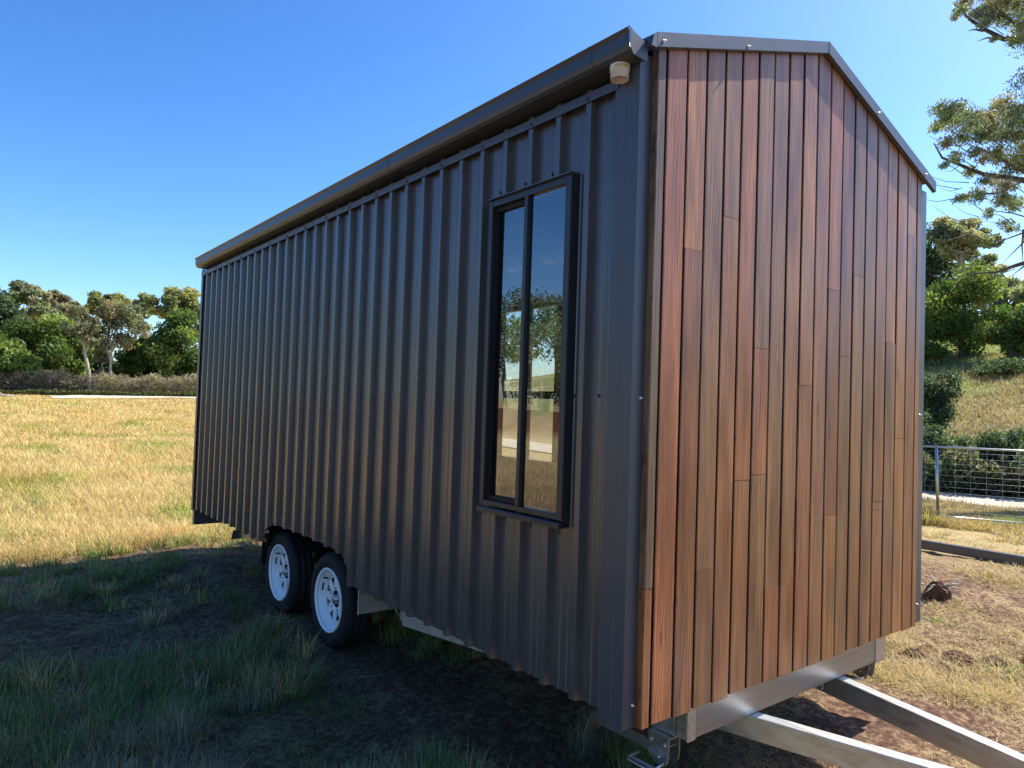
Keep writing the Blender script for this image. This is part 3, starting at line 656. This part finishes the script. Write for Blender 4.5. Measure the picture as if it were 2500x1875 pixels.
feather(218, 957, 64, [(.17, [(219, 959), (216, 905), (208, 865), (203, 835), (190, 790)]), (.07, [(208, 865), (222, 830), (215, 790)])],
        [(190, 765, 22), (215, 790, 22), (175, 800, 20), (205, 820, 22), (235, 830, 18)], 5000, 'thin leaved gum with the thickest pale trunk, left of the forked one', 32)
feather(255, 955, 66, [(.09, [(257, 957), (252, 915), (248, 880), (250, 850)])], [(250, 850, 16), (240, 870, 14), (262, 875, 14)], 1600, 'slender pale trunk between the forked gum and the thick trunked gum', 33)
# band of dry brush
def brush(name, x0, x1, D0, D1, h, n, cols, label, z0=0., size=.11, asp=.12):
    px = rng.uniform(x0, x1, n); D = rng.uniform(D0, D1, n); P = np.array([at(a, 1000, b) for a, b in zip(px, D)])
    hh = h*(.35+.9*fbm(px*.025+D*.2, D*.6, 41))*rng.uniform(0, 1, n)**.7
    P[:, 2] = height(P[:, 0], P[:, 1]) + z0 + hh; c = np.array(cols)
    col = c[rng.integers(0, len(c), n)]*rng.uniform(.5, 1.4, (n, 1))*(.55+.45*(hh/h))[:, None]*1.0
    o = leaves(name, P, size, np.clip(col, 0, 1), m_leaf, None, 0, asp); tag(o, label, 'brush', kind='stuff')
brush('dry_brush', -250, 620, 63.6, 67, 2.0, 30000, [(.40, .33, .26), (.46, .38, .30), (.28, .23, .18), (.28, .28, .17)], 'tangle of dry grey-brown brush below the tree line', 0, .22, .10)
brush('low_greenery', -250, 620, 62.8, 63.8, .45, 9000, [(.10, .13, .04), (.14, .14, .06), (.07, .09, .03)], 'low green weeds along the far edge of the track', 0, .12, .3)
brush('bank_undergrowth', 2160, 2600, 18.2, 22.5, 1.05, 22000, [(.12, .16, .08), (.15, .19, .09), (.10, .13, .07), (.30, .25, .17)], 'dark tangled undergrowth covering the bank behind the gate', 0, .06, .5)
# more of the same line, out of frame on both sides
for i, (px, tp, hw, D, kd) in enumerate([(-130, 700, 60, 76, 'gum'), (-210, 760, 70, 70, 'bright'), (-320, 710, 70, 80, 'olive'), (600, 740, 60, 84, 'gum'), (690, 790, 70, 72, 'bright')]):
    px_tree('leafy_tree', kd, px, tp, 945, hw, D, 3500, ['grey-green gum left of the photo edge', 'bright green tree left of the photo edge', 'olive gum farthest left', 'gum hidden behind the house', 'bright green tree hidden behind the house'][i], group=GL, seed=60+i)

# ---- right side: hill
GR = 'trees on the hill right of the house'
px_tree('leafy_tree', 'bright', 2352, 655, 875, 96, 38, 15000, 'light green spreading tree on the hill with its short dark trunk showing', group=GR, seed=70, trunk_r=.22)
px_tree('leafy_tree', 'bright', 2475, 730, 870, 62, 36, 7500, 'green tree at the right photo edge, lower than the light green spreading one', group=GR, seed=71)
px_tree('gum_tree', 'dark', 2258, 505, 850, 58, 50, 9000, 'tall dark gum tree right against the house edge on the hill', group=GR, seed=72, trunk_r=.25)
px_tree('gum_tree', 'gum', 2345, 488, 660, 62, 47, 6500, 'grey gum with pale limbs rising behind the light green tree', group=GR, seed=73, trunk_r=.25)
px_tree('gum_tree', 'gum', 2405, 610, 730, 40, 52, 4200, 'smaller grey gum right of the pale limbed gum', group=GR, seed=74)
px_tree('gum_tree', 'brown', 2455, 670, 790, 60, 70, 6000, 'brownish distant gum on the ridge near the right photo edge', group=GR, seed=75)
px_tree('gum_tree', 'gum', 2560, 660, 800, 70, 66, 4000, 'gum tree on the ridge beyond the right edge', group=GR, seed=76)
px_tree('gum_tree', 'dark', 2180, 560, 850, 70, 52, 4000, 'dark gum hidden behind the house on the hill', group=GR, seed=77)
for i, (px, tp, hw, D, kd) in enumerate([(1230, 760, 90, 62, 'bright'), (1360, 700, 90, 58, 'dark'), (1480, 720, 80, 60, 'gum'), (1590, 690, 90, 55, 'bright'), (1110, 740, 90, 66, 'gum'), (1720, 670, 90, 55, 'dark'), (1880, 640, 100, 52, 'gum'), (2040, 640, 90, 50, 'bright')]):
    px_tree('leafy_tree', kd, px, tp, 900, hw, D, 3200, ['green tree', 'dark tree', 'grey gum', 'bright green tree', 'pale gum', 'dark tree', 'tall grey gum', 'round green tree'][i]+' on the hill behind the house, '+['glimpsed through the window', 'glimpsed through the window', 'hidden', 'hidden', 'left of the window view', 'hidden by the end wall', 'hidden by the end wall', 'nearest the right end'][i], group=GR, seed=140+i)
GS = 'shrubs on the bank behind the gate'
for i, (px, tp, bt, hw, D, kd, n, lb_) in enumerate([
    (2275, 895, 1045, 50, 22, 'dark', 7000, 'glossy dark shrub on the bank touching the house edge'),
    (2300, 1040, 1165, 48, 19.5, 'dark', 5000, 'dark shrub on the bank behind the gate post'),
    (2375, 1045, 1180, 52, 20, 'dark', 6000, 'dark shrub above the middle of the gate'),
    (2450, 1040, 1185, 50, 19.5, 'dark', 6000, 'dark shrub behind the gate near the right photo edge'),
    (2530, 1040, 1190, 60, 19.5, 'dark', 4500, 'dark shrub cut by the right photo edge'),
    (2470, 880, 950, 70, 33, 'dark', 5000, 'shady shrub below the trees at the right edge'),
    (2400, 905, 950, 45, 33, 'dark', 3000, 'low shady shrub under the light green tree'),
    (2265, 835, 880, 40, 36, 'bright', 3000, 'pale green bush at the foot of the tall dark gum'),
    (2425, 1110, 1190, 34, 18.8, 'brown', 2500, 'dry straw coloured bush behind the gate'),
    (2200, 950, 1160, 60, 21, 'dark', 3000, 'dark shrub hidden behind the house end')]):
    px_tree('shrub', kd, px, tp, bt, hw, D, n, lb_, cat='shrub', group=GS, seed=80+i, part=('foliage', 'stem'), trunk_r=.03, ls=.8)
# big near gum whose trunk stands right of the frame
def big_gum():
    D = 20; base = at(2900, 1100, D); base[2] = float(height(base[0], base[1])); e = empty('gum_tree', tuple(base), 'large near gum whose branches hang in from the upper right', 'tree')
    loc = lambda p, d=0: at(p[0], p[1], D+d)-base; tb_ = MB(); rnd = random.Random(3)
    tb_.tube([(0, 0, -.4), (0, 0, .5), loc((2860, 700)), loc((2800, 350)), loc((2780, 0)), loc((2800, -250))], [.42, .36, .30, .24, .18, .10], 12)
    main = [[(2830, 600), (2680, 520), (2500, 440), (2400, 425), (2300, 385), (2280, 350)], [(2800, 350), (2620, 330), (2500, 420), (2430, 380), (2360, 350)], [(2800, 300), (2640, 250), (2480, 260), (2400, 280)],
            [(2790, 100), (2620, 60), (2500, 92), (2450, 95), (2400, 70), (2370, 50), (2330, 10)], [(2785, 50), (2620, 20), (2480, 60), (2420, 10)], [(2850, 700), (2680, 640), (2560, 625), (2480, 648), (2430, 665), (2360, 668)],
            [(2560, 625), (2500, 650), (2465, 677)], [(2680, 520), (2560, 545), (2470, 520), (2400, 512)], [(2620, 330), (2500, 300), (2440, 250)], [(2500, 440), (2440, 470), (2350, 480), (2330, 470)],
            [(2500, 560), (2495, 600), (2497, 640)], [(2560, 560), (2500, 590), (2450, 640)], [(2600, 540), (2520, 560), (2440, 590), (2410, 560)], [(2450, 95), (2410, 92), (2385, 101)], [(2400, 75), (2380, 72), (2363, 75)]]
    for m_ in main:
        pts = [loc(p, rnd.uniform(-.6, .6)) for p in m_]; r = .10 if m_[0][0] > 2750 else .035
        tb_.tube(pts, [r*(1-.88*i/(len(pts)-1)) for i in range(len(pts))], 6)
    cl = [(2300, 275, 26), (2325, 265, 26), (2350, 285, 30), (2290, 305, 18), (2375, 300, 30), (2420, 285, 32), (2445, 262, 28), (2480, 285, 34), (2440, 320, 34), (2400, 335, 28), (2490, 340, 36), (2350, 330, 22), (2310, 345, 18), (2330, 385, 16),
          (2390, 380, 22), (2440, 380, 30), (2480, 400, 32), (2370, 420, 16), (2410, 440, 20), (2450, 445, 24), (2350, 490, 16), (2390, 480, 18), (2440, 490, 22), (2480, 500, 26), (2420, 520, 12), (2300, 400, 12), (2460, 550, 16),
          (2350, 15, 24), (2340, 35, 16), (2380, 25, 22), (2420, 30, 30), (2460, 50, 26), (2400, 60, 18), (2450, 10, 30), (2490, 20, 30), (2480, 90, 18), (2430, 95, 10), (2500, 70, 24), (2410, 0, 28), (2460, -30, 36), (2520, 300, 50), (2560, 380, 60), (2550, 200, 50), (2570, 60, 60), (2600, -60, 70), (2500, -70, 40)]
    blobs = []
    for cx, cy, r in cl:
        for _ in range(3):
            q = loc((cx+rnd.uniform(-.6, .6)*r, cy+rnd.uniform(-.6, .6)*r), rnd.uniform(-1.2, 1.2)); R_ = r/F*D*rnd.uniform(.55, .95); blobs.append((q[0], q[1], q[2], R_, R_*1.3, R_*.8))
        q = loc((cx, cy)); j = loc((cx+50, cy+25), rnd.uniform(-.5, .5))
        tb_.tube([j, (j+q)/2+np.array([0, 0, .05]), q], [.014, .010, .004], 4)
    for _ in range(26):
        a = (rnd.uniform(2330, 2500), rnd.uniform(330, 660)); b = (a[0]-rnd.uniform(30, 110), a[1]+rnd.uniform(-40, 20)); d = rnd.uniform(-1, 1)
        tb_.tube([loc(a, d), loc(((a[0]+b[0])/2, (a[1]+b[1])/2+8), d), loc(b, d)], [.012, .008, .003], 4)
    n = 48000; P, k = crown_points(blobs, n, .75); cc = np.array([(.06, .075, .04), (.08, .09, .05), (.10, .085, .05), (.05, .065, .035)])*3.0+.05
    col = cc[rng.integers(0, 4, len(blobs))[k]]*rng.uniform(.6, 1.4, (n, 1)); leaves('crown', P, .046, np.clip(col, 0, 1), m_leaf, e, 1.0, .28); tb_.build('trunk', m_bark_dark, e)
big_gum()
# trees and track beyond the paddock on the camera's side, seen in the window glass
for i, (x, y, hh, kd) in enumerate([(-18, 46, 9.5, 'dark'), (-24, 42, 8.5, 'gum'), (-29, 38, 9.5, 'dark'), (-33, 33, 8, 'dark'), (-38, 30, 10, 'gum'), (-42, 25, 8.5, 'dark'), (-13, 50, 8, 'bright'), (-46, 19, 9, 'dark'), (-50, 10, 9, 'gum'), (-52, 0, 8, 'dark'), (-27, 32, 8, 'gum'), (-30, 35, 9, 'dark'), (-31.5, 34.5, 7.5, 'dark'), (-34, 40, 9.5, 'gum')]):
    tree('leafy_tree', kd, (x, y, float(height(x, y))), hh*.6, (3.2, 3.2, hh*.40), 5500, ['dark', 'grey-green', 'dark', 'dark', 'grey-green', 'dark', 'bright green', 'dark', 'grey-green', 'dark', 'nearest grey-green', 'tall dark', 'shorter dark', 'far grey-green'][i]+' tree beyond the red earth bank, left of the house', group='trees beyond the red earth bank', seed=100+i, ls=1.1)

# ================================================================== grass
def in_road(x, y): return ((x > 13.8) & (x < 16.6)) | ((x > 3.5) & (y > 56.5) & (y < 62.5))
def blades(name, P, Hh, lean, az, wd, col, kind_label, cat='grass'):
    n = len(P); dx = np.cos(az); dy = np.sin(az); side = np.stack([-dy, dx, np.zeros(n)], 1); dr = np.stack([dx, dy, np.zeros(n)], 1)
    V = np.zeros((n, 7, 3)); ts = [0, .38, .72]
    for i, t in enumerate(ts):
        c = P + dr*(lean*Hh*t**1.7)[:, None]; c[:, 2] += Hh*(t - .45*lean*t*t*np.minimum(1, lean)); wv = side*(wd*(1-.35*i)/2)[:, None]
        V[:, 2*i] = c-wv; V[:, 2*i+1] = c+wv
    c = P + dr*(lean*Hh)[:, None]; c[:, 2] += Hh*np.maximum(.05, 1-.62*lean*np.minimum(1, lean)); V[:, 6] = c
    b = (np.arange(n)*7)[:, None]
    F_ = np.concatenate([b+[0, 1, 3, 2], b+[2, 3, 5, 4], b+[4, 5, 6]], 1).ravel(); sz = np.tile([4, 4, 3], n)
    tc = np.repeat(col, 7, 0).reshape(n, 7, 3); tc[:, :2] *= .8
    o = np_mesh(name, V.reshape(-1, 3), F_, sz, np.clip(tc.reshape(-1, 3), 0, 1), m_grass); tag(o, kind_label, cat, kind='stuff'); return o
STRAW = np.array([(.50, .39, .18), (.58, .46, .23), (.40, .30, .14), (.54, .40, .17), (.45, .33, .17)]); GREEN = np.array([(.10, .15, .04), (.14, .19, .06), (.08, .12, .035), (.17, .20, .07)]); GREY = np.array([(.20, .18, .12), (.16, .15, .10), (.25, .21, .14)])
def pick(A, n): return A[rng.integers(0, len(A), n)]
def polar(n, r0, r1, a0, a1):
    r = r0*(r1/r0)**rng.uniform(0, 1, n); a = np.radians(rng.uniform(a0, a1, n)); return CAM[0]+r*np.sin(a), CAM[1]+r*np.cos(a), r
def zground(x, y): 
    z = height(x, y) + np.where(np.hypot(x, y) < 14, (fbm(x*5, y*5, 21)-.5)*.05, 0) + np.where(np.hypot(x-1, y-1) < 9, (fbm(x*16, y*16, 31, 3)-.5)*.03, 0)
    return z
def tufts(name, nt_, r0, r1, a0, a1, per, hfun, maskf, colf, label, wmin=.0022, leanr=(.2, 1.1), spread=.05, wk=.00075):
    x, y, r = polar(nt_, r0, r1, a0, a1); m = maskf(x, y, r) & ~in_road(x, y); x, y, r = x[m], y[m], r[m]; n = len(x)
    k = rng.integers(per[0], per[1], n); idx = np.repeat(np.arange(n), k); N = len(idx)
    aa = rng.uniform(0, 2*np.pi, N); rad = rng.uniform(0, 1, N)**.7*spread*(1+r[idx]*.05)
    bx = x[idx]+rad*np.cos(aa); by = y[idx]+rad*np.sin(aa); P = np.stack([bx, by, zground(bx, by)-.01], 1)
    hh = hfun(x, y, r)[idx]*rng.uniform(.45, 1.15, N); wind = .6
    az = aa + rng.normal(0, .7, N); tcol = (colf(x, y, n)*rng.uniform(.75, 1.25, (n, 1)))[idx]*rng.uniform(.6, 1.35, (N, 1))
    return blades(name, P, hh, rng.uniform(*leanr, N), az, np.maximum(wmin, wk*r[idx])*rng.uniform(.7, 1.4, N), tcol, label)
under = lambda x, y: (x > -.1) & (x < 2.45) & (y > -.1) & (y < 5.8)
# foreground in the shade of the house: scattered green and grey tufts on trodden soil
def col_near(x, y, n):
    g = fbm(x*.8, y*.8, 71); c = np.where((g > .46)[:, None], pick(GREEN, n), pick(GREY, n)); return np.where((rng.uniform(size=n) < .3)[:, None], pick(STRAW, n), c*1.5)
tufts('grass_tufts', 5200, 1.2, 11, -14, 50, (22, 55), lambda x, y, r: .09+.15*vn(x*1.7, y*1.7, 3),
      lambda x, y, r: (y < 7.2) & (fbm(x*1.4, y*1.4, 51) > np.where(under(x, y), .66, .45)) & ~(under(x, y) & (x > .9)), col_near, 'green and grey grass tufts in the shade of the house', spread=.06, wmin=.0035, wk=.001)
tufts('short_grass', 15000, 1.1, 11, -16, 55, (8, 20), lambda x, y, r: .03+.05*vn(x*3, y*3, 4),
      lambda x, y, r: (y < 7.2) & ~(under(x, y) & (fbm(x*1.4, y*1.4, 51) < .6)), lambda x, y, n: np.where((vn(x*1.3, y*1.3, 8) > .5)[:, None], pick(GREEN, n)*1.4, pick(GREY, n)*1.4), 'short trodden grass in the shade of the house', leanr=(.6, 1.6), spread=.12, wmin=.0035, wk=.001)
# sunlit dry field
def col_field(x, y, n):
    g = fbm(x*1.1, y*.8, 81)+rng.normal(0, .06, n); c = pick(STRAW, n)*1.2; c = np.where((g > .655)[:, None], pick(GREEN, n)*1.3+np.array([.17, .13, .02]), c)
    rd = fbm(x*.9+9, y*.7, 91)+rng.normal(0, .05, n); return np.where((rd > .66)[:, None], c*np.array([1.02, .88, .76]), c)
tufts('dry_field_grass', 42000, 7.0, 72, -14, 18, (7, 12), lambda x, y, r: (.16+.16*vn(x*.6, y*.6, 6))*np.clip(1-(r-45)/60, .5, 1), lambda x, y, r: y > 6.6, col_field, 'long dry golden grass covering the sunlit paddock', leanr=(.3, 1.5), spread=.16)
tufts('dry_field_grass', 5000, 5, 60, -75, -14, (7, 11), lambda x, y, r: .16+.14*vn(x*.6, y*.6, 6), lambda x, y, r: (y > 1) & (np.abs(x*.65-y*.75+27) > 3.2), col_field, 'dry golden grass of the paddock left of the photo', leanr=(.3, 1.5), spread=.2)
# right: straw litter and clumps on reddish soil
def col_right(x, y, n):
    g = fbm(x*.9, y*.9, 61); return np.where((g > .66)[:, None], pick(GREEN, n)*1.3+np.array([.05, .05, 0]), pick(STRAW, n))
tufts('straw_grass', 9000, 3.0, 14, 48, 84, (10, 22), lambda x, y, r: .04+.07*vn(x*2, y*2, 14)+.10*(fbm(x*.8, y*.8, 62) > .58), lambda x, y, r: (fbm(x*1.2, y*1.2, 63) > .49) & ~under(x, y), col_right, 'dry straw and green clumps on the ground right of the house', leanr=(.5, 1.8), spread=.10)
tufts('verge_grass', 9000, 13, 17.4, 60, 80, (8, 16), lambda x, y, r: .08+.14*vn(x, y, 15)+.2*(vn(x*.5, y*.5, 19) > .72), lambda x, y, r: (x < 13.7), col_right, 'long dry grass below the gate beside the gravel road', leanr=(.3, 1.2), spread=.15)
tufts('hill_grass', 16000, 19, 60, 56, 82, (6, 11), lambda x, y, r: .18+.2*vn(x*.5, y*.5, 16), lambda x, y, r: x > 17.3, lambda x, y, n: np.where((fbm(x*.22, y*.22, 17) > .5)[:, None], pick(GREEN, n)*1.7+np.array([.09, .08, .05]), pick(STRAW, n)*.75+np.array([.02, .03, .04])), 'yellow-green grass on the hillside', leanr=(.3, 1.2), spread=.25)
# flat lying straw litter
def litter(name, n, r0, r1, a0, a1, maskf, label, cols):
    x, y, r = polar(n, r0, r1, a0, a1); m = maskf(x, y, r); x, y, r = x[m], y[m], r[m]; n = len(x)
    P = np.stack([x, y, zground(x, y)+rng.uniform(.000, .018, n)], 1)
    blades(name, P, rng.uniform(.012, .03, n), rng.uniform(3, 9, n), rng.normal(.4, 1.0, n)+np.pi*rng.integers(0, 2, n), np.maximum(.0022, .0007*r)*rng.uniform(.7, 1.3, n), pick(cols, n)*rng.uniform(.5, 1.2, (n, 1)), label)
litter('straw_litter', 52000, 2.6, 13.5, 44, 84, lambda x, y, r: (fbm(x*1.6, y*1.6, 33) > .45) & (x < 12), 'loose pale straw lying over the reddish soil right of the house', STRAW)
litter('dead_grass', 45000, 1.1, 9, -16, 60, lambda x, y, r: (y < 6.8) & (fbm(x*2, y*2, 34) > .36), 'flattened dead grass on the shaded soil', np.concatenate([GREY*1.5, STRAW*.9]))

# ================================================================== other things on the right
gx = lambda y: 10.75+(3.3-y)*.45
ga = empty('mesh_gate', (10.75, 3.3, 0), 'galvanised pipe and wire mesh gate panel standing beside the gravel road', 'gate')
def gp_(y, z): return (gx(y)-10.75, y-3.3, z)
def rail(z, ya, yb, r, name='frame_rail'):
    b = MB(); b.tube([gp_(ya, z), gp_((ya+yb)/2, z), gp_(yb, z)], [r]*3, 10); b.build(name, m_zinc, ga)
rail(1.19, 4.6, .2, .017); rail(.06, 4.6, 2.05, .015)
b = MB(); b.tube([gp_(2.05, .06), gp_(1.2, .05), gp_(.2, .04)], [.02]*3, 10); b.build('frame_rail', m_zinc, ga)
for y in (4.6, 3.10, .2):
    b = MB(); b.tube([gp_(y+.03, 1.19), gp_(y, .06)], [.021, .021], 10); b.build('upright', m_zinc, ga)
b = MB()
for i in range(11): z = .16+i*.095; b.tube([gp_(4.6, z), gp_(.2, z)], [.0018]*2, 5)
for i in range(22): y = .35+i*.195; b.tube([gp_(y, 1.18), gp_(y, .07)], [.0018]*2, 5)
b.build('wire_mesh', m_wire, ga)
bm_ = MB(); bm_.bar((7.66, 3.6, .085), (7.60, -1.2, .065), .075, .11)
o = bm_.build('steel_beam', m_beam, bevel=.008); tag(o, 'long dark steel beam lying on the grass in front of the mesh gate', 'beam')
# earth clods and the dug up root clump
def clod(name, c, r, label, cat, group=None, seed=0, n=420, sq=.7, colr=((.05, .028, .018), (.16, .09, .055))):
    import bmesh
    bm = bmesh.new(); bmesh.ops.create_icosphere(bm, subdivisions=4, radius=1)
    for v in bm.verts:
        p = np.array(v.co); f = 1+.55*(fbm(p[0]*2.2+seed, p[1]*2.2+p[2]*1.7, seed+3)-.5)*2*.6+.35*(fbm(p[0]*7+seed, p[1]*7+p[2]*5, seed+9)-.5)
        v.co = Vector((p[0]*r*f, p[1]*r*f, max(-.2, p[2])*r*sq*f))
    me = bpy.data.meshes.new(name); bm.to_mesh(me); bm.free(); o = link(name, me, m_clod); o.location = (c[0], c[1], float(zground(c[0], c[1]))); return tag(o, label, cat, group)
m_clod = plain('red_clay', (.13, .07, .045), .95, .1, .5, 30)
rc_ = clod('root_clump', (5.22, .96), .105, 'upturned root clump with dark earth beside the house corner', 'root clump', seed=2, sq=1.3)
rt = MB(); rnd = random.Random(9)
for _ in range(16):
    a = rnd.uniform(0, 6.28); p = np.array([0, 0, .08+rnd.uniform(-.004, .004)]); q = p+np.array([math.cos(a)*.21, math.sin(a)*.21, rnd.uniform(-.05, .12)]); rt.tube([p, (p+q)/2+(0, 0, .02), q], [.007, .005, .002], 5)
rt.build('roots', m_bark_pale, rc_)
for i, (x, y, r, lb_) in enumerate([(3.55, .20, .07, 'largest red earth clod right of the drawbars'), (3.75, .05, .05, 'small earth clod at the right end of the row of clods'), (3.40, .42, .05, 'small earth clod nearest the trailer corner'), (3.30, .18, .045, 'earth clod in the straw between the larger ones'),
                                    (3.62, .42, .04, 'little clod behind the largest one'), (3.95, -.12, .05, 'earth clod by the right photo edge'), (3.2, -.02, .04, 'earth clod closest to the right drawbar')]):
    clod('earth_clod', (x, y), r*1.45, lb_, 'clod', 'red earth clods right of the drawbars', seed=10+i, sq=.6)
lg = MB(); g = at(10, 962, 60); gz = float(height(g[0], g[1])); lg.tube([(g[0]-1.6, g[1], gz+.1), (g[0], g[1]+.3, gz+.12), (g[0]+.9, g[1]-.3, gz+.05)], [.12, .1, .05], 8); lg.tube([(g[0], g[1]+.3, gz+.12), (g[0]-.6, g[1], gz+.6)], [.05, .015], 6)
tag(lg.build('fallen_log', m_bark_pale), 'pale fallen log lying in the grass at the far left edge of the paddock', 'log')
